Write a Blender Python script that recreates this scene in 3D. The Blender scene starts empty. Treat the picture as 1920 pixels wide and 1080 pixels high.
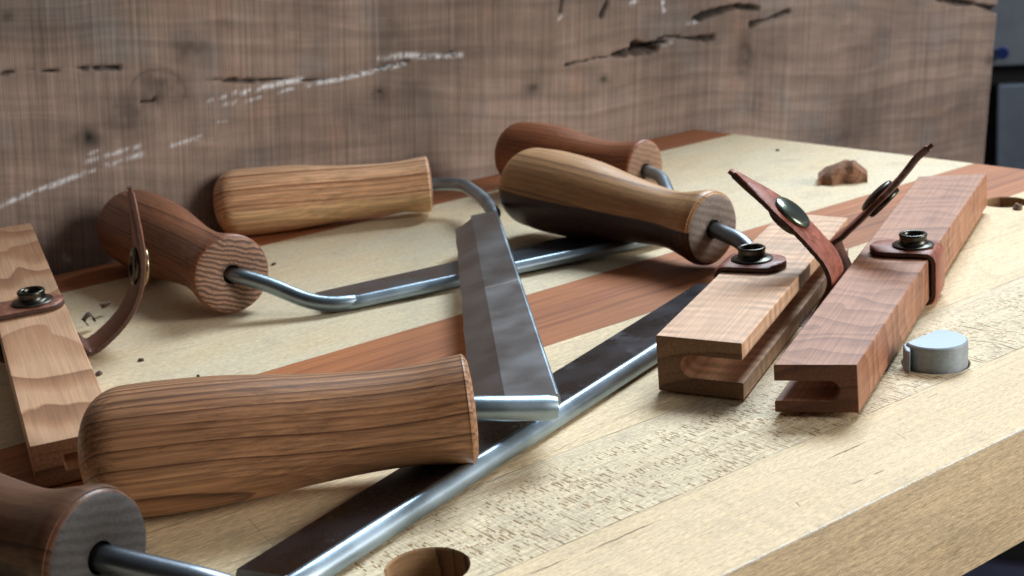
import bpy, bmesh, math, random
import numpy as np
from mathutils import Vector, Matrix, noise as mnoise
random.seed(7)
scene = bpy.context.scene
COL = scene.collection

# ------------------------------------------------------------------ survey of the photograph (camera pose, ray helpers)
FPX = 2530.0; TH = math.radians(16.2); RO = math.radians(5.0); CH = 0.145
F = Vector((0, math.cos(TH), -math.sin(TH))); U0 = Vector((0, math.sin(TH), math.cos(TH))); R0 = Vector((1, 0, 0))
R = R0*math.cos(RO) - U0*math.sin(RO); U = R0*math.sin(RO) + U0*math.cos(RO)
CAM = Vector((0, 0, CH))
AZ = math.radians(54.967)
u = Vector((math.sin(AZ), math.cos(AZ), 0)); v = Vector((-math.cos(AZ), math.sin(AZ), 0)); Z = Vector((0, 0, 1))
def ray(x, y): return F*FPX + R*(x-960) + U*(540-y)
def P(x, y, z=0.0):
    d = ray(x, y); return CAM + d*((z-CH)/d.z)
def onplane(x, y, p0, n):
    d = ray(x, y); return CAM + d*((p0-CAM).dot(n)/d.dot(n))
def ab(a, b, z=0.0): return u*(a*.001) + v*(b*.001) + Z*z

# ------------------------------------------------------------------ object helpers
def tag(o, label=None, cat=None, group=None, kind=None):
    if label: o['label'] = label
    if cat: o['category'] = cat
    if group: o['group'] = group
    if kind: o['kind'] = kind
    return o
def empty(name, loc, label, cat, group=None):
    o = bpy.data.objects.new(name, None); COL.objects.link(o); o.location = loc; o.empty_display_size = .01
    return tag(o, label, cat, group)
def link(name, bm, mats, parent=None, mat4=None, smooth=38, bevel=0.0, subsurf=0, sharp=None):
    """mesh is in its own local frame; mat4 = world matrix of that frame"""
    bmesh.ops.recalc_face_normals(bm, faces=bm.faces)
    if smooth:
        for f in bm.faces: f.smooth = True
        lim = math.radians(smooth)
        for e in bm.edges:
            if len(e.link_faces) == 2 and e.calc_face_angle(0) > lim: e.smooth = False
    if sharp:
        for e in bm.edges:
            if e.verts[0] in sharp and e.verts[1] in sharp: e.smooth = False
    me = bpy.data.meshes.new(name); bm.to_mesh(me); bm.free()
    for m in (mats if isinstance(mats, (list, tuple)) else [mats]): me.materials.append(m)
    o = bpy.data.objects.new(name, me); COL.objects.link(o)
    mw = mat4 or Matrix.Identity(4)
    if parent:
        o.parent = parent
        if mat4 is None: mw = Matrix.Identity(4)
        o.matrix_parent_inverse = Matrix.Identity(4)
        pw = WM.get(parent.name, Matrix.Translation(parent.location))
        o.matrix_basis = pw.inverted() @ mw
    else:
        o.matrix_basis = mw
    WM[o.name] = mw
    if bevel:
        b = o.modifiers.new('bevel', 'BEVEL'); b.width = bevel; b.segments = 2; b.limit_method = 'ANGLE'; b.angle_limit = math.radians(40); b.harden_normals = False
    if subsurf:
        s = o.modifiers.new('sub', 'SUBSURF'); s.levels = s.render_levels = subsurf
    return o
WM = {}
def frame(origin, zdir, up=Z):
    z = zdir.normalized(); x = (up - z*up.dot(z)).normalized(); y = z.cross(x)
    m = Matrix((x, y, z)).transposed().to_4x4(); m.translation = origin
    return m
def lathe(bm, prof, n=48, off=(0, 0, 0)):
    rings = []
    for r, z in prof:
        if r < 1e-7: rings.append([bm.verts.new((off[0], off[1], off[2]+z))])
        else: rings.append([bm.verts.new((off[0]+r*math.cos(2*math.pi*i/n), off[1]+r*math.sin(2*math.pi*i/n), off[2]+z)) for i in range(n)])
    for A, B in zip(rings, rings[1:]):
        for i in range(n):
            j = (i+1) % n
            if len(A) == 1 and len(B) == 1: continue
            if len(A) == 1: bm.faces.new((A[0], B[i], B[j]))
            elif len(B) == 1: bm.faces.new((A[i], A[j], B[0]))
            else: bm.faces.new((A[i], A[j], B[j], B[i]))
def spline(pts, n=12):
    out = []
    p = [pts[0]*2-pts[1]] + list(pts) + [pts[-1]*2-pts[-2]]
    for i in range(1, len(p)-2):
        a, b, c, d = p[i-1], p[i], p[i+1], p[i+2]
        for k in range(n):
            t = k/n
            out.append(.5*((2*b)+(c-a)*t+(2*a-5*b+4*c-d)*t*t+(3*b-a-3*c+d)*t**3))
    out.append(pts[-1]); return out
def fillet(pts, rad, n=8):
    out = [pts[0]]
    for i in range(1, len(pts)-1):
        a, b, c = pts[i-1], pts[i], pts[i+1]
        r = rad[i] if isinstance(rad, (list, tuple)) else rad
        d1 = (a-b); d2 = (c-b); l = min(r, d1.length*.48, d2.length*.48)
        p1 = b+d1.normalized()*l; p2 = b+d2.normalized()*l
        for k in range(n+1):
            t = k/n; out.append(p1*(1-t)**2 + b*2*t*(1-t) + p2*t*t)
    out.append(pts[-1]); return out
def dense(pts, st=.002):
    out = []
    for a, b in zip(pts, pts[1:]):
        m = max(1, int((b-a).length/st)); out += [a.lerp(b, k/m) for k in range(m)]
    return out+[pts[-1]]
def sweep(bm, pts, rad, n=20):
    pts = dense(pts)
    m = len(pts); t0 = (pts[1]-pts[0]).normalized(); nx = t0.orthogonal().normalized(); rings = []
    for i, p in enumerate(pts):
        t = (pts[min(i+1, m-1)]-pts[max(i-1, 0)]).normalized()
        nx = (nx - t*nx.dot(t)).normalized(); ny = t.cross(nx)
        r = rad(p) if callable(rad) else rad
        rings.append([bm.verts.new(p + nx*r*math.cos(2*math.pi*k/n) + ny*r*math.sin(2*math.pi*k/n)) for k in range(n)])
    for A, B in zip(rings, rings[1:]):
        for k in range(n): bm.faces.new((A[k], A[(k+1) % n], B[(k+1) % n], B[k]))
    bm.faces.new(rings[0][::-1]); bm.faces.new(rings[-1])

# ------------------------------------------------------------------ material helpers
class M:
    def __init__(s, name):
        s.m = bpy.data.materials.new(name); s.m.use_nodes = True; s.t = s.m.node_tree; s.t.nodes.clear()
        s.out = s.t.nodes.new('ShaderNodeOutputMaterial'); s.b = s.t.nodes.new('ShaderNodeBsdfPrincipled')
        s.t.links.new(s.b.outputs[0], s.out.inputs[0])
    def set(s, inp, val):
        if isinstance(val, bpy.types.NodeSocket): s.t.links.new(val, inp)
        elif isinstance(val, (tuple, list)) and len(val) == 3 and inp.type == 'RGBA': inp.default_value = (*val, 1)
        else: inp.default_value = val
    def bs(s, **k):
        for a, b in k.items(): s.set(s.b.inputs[a.replace('_', ' ')], b)
    def math(s, op, a, b=0.0, c=0.0, clamp=False):
        n = s.t.nodes.new('ShaderNodeMath'); n.operation = op; n.use_clamp = clamp
        s.set(n.inputs[0], a); s.set(n.inputs[1], b); s.set(n.inputs[2], c); return n.outputs[0]
    def vm(s, op, a, b=(0, 0, 0), sc=None):
        n = s.t.nodes.new('ShaderNodeVectorMath'); n.operation = op; s.set(n.inputs[0], a); s.set(n.inputs[1], b)
        if sc is not None: s.set(n.inputs['Scale'], sc)
        return n.outputs['Value'] if op in ('LENGTH', 'DOT_PRODUCT') else n.outputs['Vector']
    def coord(s, scale=1000.0, axis='Z', off=(0, 0, 0)):
        c = s.t.nodes.new('ShaderNodeTexCoord').outputs['Object']
        c = s.vm('SCALE', c, sc=scale)
        if axis != 'Z':
            x, y, z = s.sep(c)
            c = s.comb(y, z, x) if axis == 'X' else s.comb(z, x, y)
        return s.vm('ADD', c, off)
    def sep(s, c):
        n = s.t.nodes.new('ShaderNodeSeparateXYZ'); s.set(n.inputs[0], c); return n.outputs
    def comb(s, x, y, z):
        n = s.t.nodes.new('ShaderNodeCombineXYZ')
        for i, q in enumerate((x, y, z)): s.set(n.inputs[i], q)
        return n.outputs[0]
    def noise(s, vec, scale=1.0, detail=2.0, rough=.5, col=False, dist=0.0):
        n = s.t.nodes.new('ShaderNodeTexNoise'); s.set(n.inputs['Vector'], vec); s.set(n.inputs['Scale'], scale)
        s.set(n.inputs['Detail'], detail); s.set(n.inputs['Roughness'], rough); s.set(n.inputs['Distortion'], dist)
        return n.outputs['Color' if col else 'Fac']
    def vor(s, vec, scale=1.0, rnd=1.0, col=False):
        n = s.t.nodes.new('ShaderNodeTexVoronoi'); s.set(n.inputs['Vector'], vec); s.set(n.inputs['Scale'], scale); s.set(n.inputs['Randomness'], rnd)
        return (n.outputs['Distance'], n.outputs['Color'])
    def ramp(s, fac, stops, interp='LINEAR'):
        n = s.t.nodes.new('ShaderNodeValToRGB'); s.set(n.inputs[0], fac); cr = n.color_ramp; cr.interpolation = interp
        while len(cr.elements) < len(stops): cr.elements.new(.5)
        for e, (p, c) in zip(cr.elements, stops):
            e.position = p; e.color = (*c, 1) if isinstance(c, (tuple, list)) else (c, c, c, 1)
        return n.outputs[0]
    def mr(s, val, a, b, c=0.0, d=1.0):
        n = s.t.nodes.new('ShaderNodeMapRange'); n.interpolation_type = 'SMOOTHSTEP'
        for i, q in enumerate((val, a, b, c, d)): s.set(n.inputs[i], q)
        return n.outputs[0]
    def mix(s, fac, a, b, mode='MIX'):
        n = s.t.nodes.new('ShaderNodeMix'); n.data_type = 'RGBA'; n.blend_type = mode
        s.set(n.inputs[0], fac); s.set(n.inputs[6], a); s.set(n.inputs[7], b); return n.outputs[2]
    def attr(s, name):
        n = s.t.nodes.new('ShaderNodeAttribute'); n.attribute_name = name; return n.outputs['Fac']
    def bump(s, h, strength=.3, dist=.0002, nrm=None):
        n = s.t.nodes.new('ShaderNodeBump'); n.inputs['Strength'].default_value = strength; n.inputs['Distance'].default_value = dist
        s.set(n.inputs['Height'], h)
        if nrm: s.set(n.inputs['Normal'], nrm)
        return n.outputs[0]

def wood(name, light, mid, dark, period=2.2, centre=(0, -40), warp=3.0, wscale=.03, stretch=.12, fibre=.5, rough=.42, coat=.15,
         axis='Z', off=(0, 0, 0), ringamt=1.0, curl=0.0, two=None, pores=.5, bumpd=.00012, tilt=0.0, line=0.0, swirl=None, turn=False):
    s = M(name); V = s.coord(1000, axis, off)
    Vs = s.vm('MULTIPLY', V, (1, 1, stretch))
    W = s.vm('SCALE', s.vm('SUBTRACT', s.noise(Vs, wscale, 2.5, .5, True), (.5, .5, .5)), sc=warp*2)
    W2 = s.vm('SCALE', s.vm('SUBTRACT', s.noise(Vs, wscale*7, 2, .5, True), (.5, .5, .5)), sc=warp*.22)
    Vw = s.vm('ADD', s.vm('ADD', V, W), W2)
    x, y, z = s.sep(Vw)
    if tilt: x = s.math('ADD', x, s.math('MULTIPLY', z, tilt))
    r = s.vm('LENGTH', s.comb(s.math('SUBTRACT', x, centre[0]), s.math('SUBTRACT', y, centre[1]), 0.0))
    vary = s.noise(s.comb(s.math('MULTIPLY', r, .16), 0.0, 0.0), 1.0, 1)
    t = s.math('ADD', s.math('DIVIDE', r, period), s.math('MULTIPLY', vary, 2.2))
    if swirl:
        (tz, sc_, amp_, st_) = swirl
        t = s.math('ADD', s.math('MULTIPLY', s.sep(V)[2], tz), s.math('MULTIPLY', s.noise(s.vm('MULTIPLY', V, st_), sc_, 1.8, .38, dist=.55), amp_))
    fr = s.math('FRACT', t)
    idx = s.math('FLOOR', t)
    wn = s.t.nodes.new('ShaderNodeTexWhiteNoise'); wn.noise_dimensions = '1D'; s.set(wn.inputs['W'], idx); rv = wn.outputs['Value']
    prof = s.ramp(fr, [(0, .0), (.12, .08), (.55, .35), (.86, 1.0), (.95, .75), (1.0, .0)] if not swirl else [(0, .05), (.35, .12), (.62, .5), (.88, .72), (.95, .78), (.985, .15), (1.0, .05)])
    amt = s.math('MULTIPLY', prof, s.math('MULTIPLY', s.mr(rv, 0, 1, .65 if swirl else .25, 1.0), ringamt))
    fi = s.noise(s.vm('MULTIPLY', V, (1, 1, .025)), 1.1, 4, .62)
    fi2 = s.noise(s.vm('MULTIPLY', V, (1, 1, .05)), 4.0, 2, .6)
    blo = s.noise(Vs, .05, 2)
    amt = s.math('ADD', amt, s.math('MULTIPLY', s.math('SUBTRACT', blo, .5), .9), clamp=True)
    c = s.ramp(amt, [(0, light), (.5, mid), (1, dark)])
    if two:                                  # pale sapwood against dark heartwood, border wanders with the grain
        (l2, m2, d2, thr) = two
        vx = s.sep(V)[0]
        e = s.math('ADD', vx, s.math('MULTIPLY', s.math('SUBTRACT', s.noise(Vs, .05, 1), .5), 6))
        c2 = s.ramp(amt, [(0, l2), (.5, m2), (1, d2)])
        c = s.mix(s.mr(e, thr-.5, thr+.5), c2, c)
    k = s.math('ADD', s.mr(fi, .25, .75, 1-fibre*.45, 1+fibre*.3), s.math('MULTIPLY', s.math('SUBTRACT', fi2, .5), .35*fibre))
    c = s.mix(1.0, c, s.comb(k, k, k), 'MULTIPLY')
    if turn:                                  # faint rings left by the lathe and by sanding
        zz = s.sep(V)[2]; tr = s.noise(s.comb(0.0, 0.0, zz), 2.6, 1); tr2 = s.noise(V, .06, 2)
        tk = s.math('MULTIPLY', s.mr(tr, .66, .74, 0, .30), s.mr(tr2, .45, .6)); c = s.mix(tk, c, tuple(min(1, q*1.5) for q in light))
    if curl:
        cz = s.sep(s.vm('ADD', V, s.vm('SCALE', s.vm('SUBTRACT', s.noise(V, .07, 2, .5, True), (.5, .5, .5)), sc=9)))[2]
        cu = s.math('SINE', s.math('MULTIPLY', cz, 1.0))
        cu = s.math('MULTIPLY', cu, s.mr(s.noise(V, .09, 1), .35, .65, .2, 1))
        kk = s.math('ADD', 1.0, s.math('MULTIPLY', cu, curl)); c = s.mix(1.0, c, s.comb(kk, kk, kk), 'MULTIPLY')
    dv, dc = s.vor(s.vm('MULTIPLY', V, (2.6, 2.6, .22)), 1.0)
    po = s.math('MULTIPLY', s.mr(dv, .08, .22, 1, 0), s.mr(s.noise(V, .25, 1), .45, .6, 0, pores))
    c = s.mix(po, c, tuple(q*.55 for q in dark))
    if line:                                  # dark mineral lines of crotch figure
        ln = s.noise(s.vm('ADD', V, s.vm('SCALE', W2, sc=2.0)), line, 2, .45)
        l1 = s.mr(s.math('ABSOLUTE', s.math('SUBTRACT', ln, .52)), .0, .014, .9, 0)
        l2_ = s.mr(s.math('SUBTRACT', ln, .50), .0, .10, .0, .55)
        l3 = s.mr(ln, .60, .66, 1, 0)
        c = s.mix(s.math('MULTIPLY', l2_, l3), c, dark); c = s.mix(s.math('MULTIPLY', l1, .8), c, tuple(q*.6 for q in dark))
    h = s.math('ADD', s.math('MULTIPLY', fi2, .6), s.math('SUBTRACT', s.math('MULTIPLY', fi, .8), po))
    ro = s.mr(fi, .2, .8, rough+.08, rough-.06)
    s.bs(Base_Color=c, Roughness=ro, Normal=s.bump(h, .5, bumpd), Coat_Weight=coat, Coat_Roughness=.3); s.b.inputs['Specular IOR Level'].default_value = .35
    return s.m

def steel(name, col=(.34, .36, .38), rough=.34, scratch=(1, 1, .03), dirty=.4, metallic=1.0, specks=0.0, step=None):
    s = M(name); V = s.coord(1000)
    n1 = s.noise(V, .05, 2, .5); n2 = s.noise(s.vm('MULTIPLY', V, scratch), 6, 3, .7); n3 = s.noise(V, 1.3, 4, .7)
    k = s.math('ADD', s.mr(n1, .3, .7, 1-dirty*.3, 1.06), s.math('MULTIPLY', s.math('SUBTRACT', n3, .5), dirty*.3))
    c = s.mix(1.0, col, s.comb(k, k, k), 'MULTIPLY')
    if step:                                  # where the hammered end meets the ground face
        X_, Y_, _z = s.sep(V); e_ = s.math('ADD', s.math('ADD', X_, s.math('MULTIPLY', Y_, .25)), s.math('MULTIPLY', s.noise(V, .25, 2), 3.0))
        c = s.mix(s.mr(e_, step, step+6, 0, .45), c, tuple(q*.45 for q in col))
        c = s.mix(s.mr(s.math('ABSOLUTE', s.math('SUBTRACT', e_, step)), .3, 1.6, .7, 0), c, (.62, .66, .70))
        sm = s.math('MULTIPLY', s.mr(s.noise(V, .045, 3, .6), .5, .66, 0, .2), s.mr(X_, 5, 60, 1, .3)); c = s.mix(sm, c, tuple(q*.55 for q in col))
    pit = s.mr(s.noise(V, 1.8, 2), .70, .76, 0, .6*dirty)
    c = s.mix(pit, c, tuple(q*.25 for q in col))
    ro = s.math('ADD', s.mr(n1, .3, .7, rough-.03, rough+.06), s.math('MULTIPLY', s.math('SUBTRACT', n3, .5), .10))
    if specks:
        sp = s.math('MULTIPLY', s.mr(s.vor(V, 1.4)[0], .06, .16, 1, 0), s.mr(s.noise(V, .06, 2), .5, .62, 0, specks))
        c = s.mix(sp, c, (.5, .55, .6)); ro = s.math('ADD', ro, s.math('MULTIPLY', sp, .4))
        dust = s.mr(s.noise(V, .07, 3, .6), .55, .72, 0, .5)
        ro = s.math('ADD', ro, s.math('MULTIPLY', dust, .22)); c = s.mix(s.math('MULTIPLY', dust, .25), c, (.30, .32, .34))
    h = s.math('ADD', s.math('MULTIPLY', n2, .3), s.math('MULTIPLY', n3, .6))
    s.bs(Base_Color=c, Roughness=ro, Metallic=metallic, Normal=s.bump(h, .3, .00003)); return s.m

def leather(name, col, edge=False):
    s = M(name); V = s.coord(1000)
    n = s.noise(V, .35, 4, .6); g = s.vor(V, 3.0)[0]; f = s.noise(V, 5, 3, .7)
    c = s.mix(s.mr(n, .3, .7, 0, 1), tuple(q*.7 for q in col), tuple(min(1, q*1.2) for q in col))
    if edge:
        c = s.mix(s.mr(f, .35, .65), c, tuple(q*1.9 for q in col))
        s.bs(Base_Color=c, Roughness=.85, Normal=s.bump(f, 1.0, .0006))
    else:
        s.bs(Base_Color=c, Roughness=s.mr(n, .3, .7, .36, .5), Normal=s.bump(s.math('ADD', g, f), .35, .00015))
    return s.m

def simple(name, col, rough=.6, metallic=0.0, nz=.25, scale=.2):
    s = M(name); V = s.coord(1000); n = s.noise(V, scale, 4, .6)
    c = s.mix(s.mr(n, .25, .75), tuple(q*(1-nz) for q in col), tuple(min(1, q*(1+nz)) for q in col))
    s.bs(Base_Color=c, Roughness=s.mr(n, .2, .8, rough-.06, rough+.08), Metallic=metallic, Normal=s.bump(n, .2, .0002)); return s.m

# ------------------------------------------------------------------ bench
BEND = 560.0; B0 = 192.0; B1 = 593.0; A0 = -260.0; TH_B = .0335
dashA = P(1106, 959); dashB = P(1137, 981); dd = dashB-dashA
DASH = math.radians(-88)
def maple(name, off, tear=0.0, light=(.82, .64, .40), mid=(.70, .53, .31), dark=(.47, .32, .17), ring=.35, frayed=False, marks=()):
    s = M(name); V = s.coord(1000)      # bench frame: x along the planks, y across, z up
    Vo = s.vm('ADD', V, off)
    Vs = s.vm('MULTIPLY', Vo, (.06, 1, 1))
    W = s.vm('SCALE', s.vm('SUBTRACT', s.noise(Vs, .045, 3, .5, True), (.5, .5, .5)), sc=16)
    x, y, z = s.sep(s.vm('ADD', Vo, W))
    t = s.math('DIVIDE', s.vm('LENGTH', s.comb(0.0, s.math('ADD', y, 15.0), s.math('ADD', z, 70.0))), 3.4)
    fr = s.math('FRACT', t)
    prof = s.ramp(fr, [(0, 0), (.6, .15), (.9, 1), (1, 0)])
    fi = s.noise(s.vm('MULTIPLY', Vo, (.035, 1, 1)), 1.6, 5, .65)
    fi2 = s.noise(s.vm('MULTIPLY', Vo, (.14, 1, 1)), 3.2, 3, .7)
    blo = s.noise(s.vm('MULTIPLY', Vo, (.35, 1, 1)), .035, 4, .6)
    amt = s.math('ADD', s.math('MULTIPLY', prof, ring), s.math('MULTIPLY', s.math('SUBTRACT', blo, .45), 1.3), clamp=True)
    c = s.ramp(amt, [(0, light), (.5, mid), (1, dark)])
    k = s.math('ADD', s.mr(fi, .3, .7, .80, 1.12), s.math('MULTIPLY', s.math('SUBTRACT', fi2, .5), 1.75))
    c = s.mix(1.0, c, s.comb(k, k, k), 'MULTIPLY')
    # worn dirt and open grain
    st = s.mr(s.noise(s.vm('MULTIPLY', Vo, (.05, 1, 1)), .55, 4, .6), .69, .76, 0, .5)
    c = s.mix(s.math('MULTIPLY', st, s.mr(s.noise(Vo, .03, 2), .45, .6)), c, (.20, .13, .075))
    dirt = s.mr(s.noise(Vo, .055, 5, .65), .54, .74, 0, .30)
    c = s.mix(dirt, c, (.30, .24, .17))
    h = s.math('ADD', s.math('MULTIPLY', fi, .9), s.math('MULTIPLY', fi2, .8))
    h = s.math('SUBTRACT', h, st)
    # rays: fine flecks
    fl = s.mr(s.vor(s.vm('MULTIPLY', Vo, (.8, 2.4, 2.4)), 1.0)[0], .1, .28, 1, 0)
    fl = s.math('MULTIPLY', fl, s.mr(s.noise(Vo, .08, 2), .4, .65, 0, .22)); c = s.mix(fl, c, (.36, .235, .12))
    if tear:
        X, Y, Zz = s.sep(V)
        ca, sa = math.cos(DASH), math.sin(DASH)
        xr = s.math('ADD', s.math('MULTIPLY', X, ca), s.math('MULTIPLY', Y, sa))
        yr = s.math('SUBTRACT', s.math('MULTIPLY', Y, ca), s.math('MULTIPLY', X, sa))
        near = s.mr(Y, 262, 240, 0, 1)
        dens = s.noise(s.comb(s.math('MULTIPLY', X, .35), Y, 0.0), .13, 3, .6)
        yj = s.math('ADD', yr, s.math('MULTIPLY', s.noise(V, .04, 1), 1.0))
        def wn(a_, b_):
            n = s.t.nodes.new('ShaderNodeTexWhiteNoise'); n.noise_dimensions = '2D'; s.set(n.inputs[0], s.comb(a_, b_, 0.0)); return s.sep(n.outputs['Color'])
        tot = None
        for (cell, ln, lo, hi, thin, o, far) in ((.85, 3.2, .18, .6, .30, 0.0, 1), (1.15, 5.5, .2, .75, .26, 17.0, 0), (1.6, 11.0, .25, .9, .20, 43.0, -1)):
            q = s.math('ADD', s.math('DIVIDE', yj, cell), o); row = s.math('FLOOR', q)
            p = s.math('ADD', s.math('DIVIDE', xr, ln), s.math('MULTIPLY', wn(row, 3.3)[0], 17.0)); col_ = s.math('FLOOR', p)
            rn = wn(row, col_); f = s.math('FRACT', p)
            along = s.math('MULTIPLY', s.mr(f, 0, .06, 0, 1), s.mr(s.math('SUBTRACT', s.math('MULTIPLY', rn[0], hi), f), 0, .06, 0, 1))
            wdt = s.math('ADD', thin*.55, s.math('MULTIPLY', rn[2], thin*.8))
            across = s.mr(s.math('SUBTRACT', wdt, s.math('ABSOLUTE', s.math('SUBTRACT', s.math('FRACT', q), .5))), 0, .12, 0, 1)
            on = s.mr(s.math('ADD', rn[1], s.math('MULTIPLY', s.math('SUBTRACT', dens, .5), 2.6)), .50, .60, 0, 1)
            m_ = s.math('MULTIPLY', s.math('MULTIPLY', along, across), on)
            if far < 0: m_ = s.math('MULTIPLY', m_, s.math('MULTIPLY', near, .9))
            if far > 0: m_ = s.math('MULTIPLY', m_, s.mr(Y, 232, 246, .35, 1))
            tot = m_ if tot is None else s.math('MAXIMUM', tot, m_)
        edge = s.mr(s.math('ADD', Y, s.math('MULTIPLY', dens, 10)), 275, 262, 0, 1)
        tot = s.math('MULTIPLY', s.math('MULTIPLY', tot, edge), tear*1.0)
        c = s.mix(tot, c, s.mix(s.mr(s.noise(V, .5, 2), .4, .6), (.27, .145, .05), (.44, .27, .12)))
        cross = s.noise(s.comb(s.math('MULTIPLY', xr, .12), s.math('MULTIPLY', yr, 1.3), 0.0), 1.0, 3, .6)
        kk = s.mr(cross, .35, .7, .9, 1.1); c = s.mix(edge, c, s.mix(1.0, c, s.comb(kk, kk, kk), 'MULTIPLY'))
        h = s.math('SUBTRACT', s.math('ADD', h, cross), s.math('MULTIPLY', tot, .9))
    if frayed:
        X, Y, Zz = s.sep(V)
        e = s.math('ADD', Y, s.math('MULTIPLY', s.noise(V, .9, 3, .7), 1.2))
        e2 = s.math('ADD', Zz, s.math('MULTIPLY', s.noise(V, 1.3, 3, .7), .9))
        wear = s.math('MULTIPLY', s.mr(e, B0+.7, B0+1.25, 1, 0), s.mr(e2, -.3, .2, 0, 1))
        wear = s.math('MULTIPLY', wear, s.mr(s.noise(V,   .3, 3, .7), .38, .5, .1, 1))
        c = s.mix(wear, c, (.84, .81, .76)); h = s.math('ADD', h, s.math('MULTIPLY', s.noise(V, 1.5, 3), wear))
    Ys = s.math('ADD', s.sep(V)[1], s.math('MULTIPLY', s.math('SUBTRACT', s.noise(V, .3, 2), .5), .25)); seam = None
    for y0 in (228, 270, 308, 343.5, 396.5, 560):
        g_ = s.mr(s.math('ABSOLUTE', s.math('SUBTRACT', Ys, y0)), .08, .32, .75, 0); seam = g_ if seam is None else s.math('MAXIMUM', seam, g_)
    seam = s.math('MULTIPLY', seam, s.mr(s.noise(V, .12, 3), .35, .6, .25, 1)); c = s.mix(seam, c, (.20, .12, .06)); h = s.math('SUBTRACT', h, seam)
    if marks:
        X, Y, Zz = s.sep(V)
        wob = s.math('MULTIPLY', s.math('SUBTRACT', s.noise(s.vm('MULTIPLY', V, (.5, 1, 1)), .5, 2), .5), 1.1); acc = None
        for (p1, p2, w_, amt_) in marks:
            q1, q2 = P(*p1), P(*p2); a1, b1_, a2, b2_ = q1.dot(u)*1000, q1.dot(v)*1000, q2.dot(u)*1000, q2.dot(v)*1000
            dx, dy = a2-a1, b2_-b1_; L2_ = dx*dx+dy*dy
            ex = s.math('SUBTRACT', X, a1); ey = s.math('SUBTRACT', s.math('ADD', Y, wob), b1_)
            t_ = s.math('DIVIDE', s.math('ADD', s.math('MULTIPLY', ex, dx), s.math('MULTIPLY', ey, dy)), L2_, clamp=True)
            d_ = s.vm('LENGTH', s.comb(s.math('SUBTRACT', ex, s.math('MULTIPLY', t_, dx)), s.math('SUBTRACT', ey, s.math('MULTIPLY', t_, dy)), 0.0))
            taper = s.math('MULTIPLY', s.mr(t_, 0, .3, .25, 1), s.mr(t_, .7, 1, 1, .25))
            g = s.math('MULTIPLY', s.mr(d_, s.math('MULTIPLY', taper, w_*.4), s.math('MULTIPLY', taper, w_), 1, 0), amt_)
            acc = g if acc is None else s.math('MAXIMUM', acc, g)
        acc = s.math('MULTIPLY', acc, s.mr(fi2, .3, .5, .35, 1))
        c = s.mix(acc, c, (.17, .095, .045)); h = s.math('SUBTRACT', h, s.math('MULTIPLY', acc, 2.5))
    s.bs(Base_Color=c, Roughness=s.mr(fi, .3, .7, .55, .7), Normal=s.bump(h, .8, .00022), Coat_Weight=.04, Coat_Roughness=.4)
    return s.m
bench_frame = Matrix((u, v, Z)).transposed().to_4x4()
maple_front = maple('maple front strip', (0, 0, 0), frayed=True, ring=.25, marks=(((1097, 1037), (1238, 974), .28, 1), ((985, 1079), (1065, 1048), .25, .9), ((1550, 861), (1624, 829), .22, .9), ((1595, 908), (1622, 898), .22, .8), ((1638, 890), (1658, 881), .2, .8),
    ((1678, 811), (1700, 824), .12, .8), ((1440, 888), (1560, 868), .1, .4), ((1490, 940), (1500, 950), .2, .6), ((1740, 745), (1760, 737), .2, .6), ((1585, 795), (1600, 800), .15, .6)))
maple_tear = maple('maple torn strip', (310, 40, 9), tear=1.0, marks=(((838, 938), (1000, 868), .16, .8), ((1792, 609), (1855, 622), .35, .8), ((1812, 638), (1868, 643), .3, .8), ((1868, 643), (1925, 662), .4, .9)), light=(.80, .665, .455), mid=(.69, .555, .36))
maple_mid = maple('maple middle strip', (70, 130, 22), ring=.2, marks=(((1000, 868), (1130, 800), .14, .7), ((1130, 800), (1228, 752), .12, .6), ((462, 968), (492, 1002), .1, .5), ((492, 1002), (520, 1030), .1, .5), ((1800, 560), (1880, 585), .5, .4)))
maple_wide = maple('maple wide strip', (520, 90, 5), ring=.22, light=(.68, .585, .41))
maple_back = maple('maple back strip', (150, 50, 45), ring=.2)
cherry1 = wood('cherry strip', (.42, .145, .046), (.31, .098, .030), (.14, .045, .016), period=5, centre=(-60, 10), warp=7, stretch=.05, axis='X', off=(0, 0, 0), rough=.62, coat=.0, fibre=.6, ringamt=.6)
cherry2 = wood('cherry back strip', (.35, .125, .045), (.26, .085, .030), (.17, .05, .02), period=4, centre=(-60, 10), warp=7, stretch=.05, axis='X', off=(0, 0, 40), rough=.62, coat=.0, fibre=.6, ringamt=.6)

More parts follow.
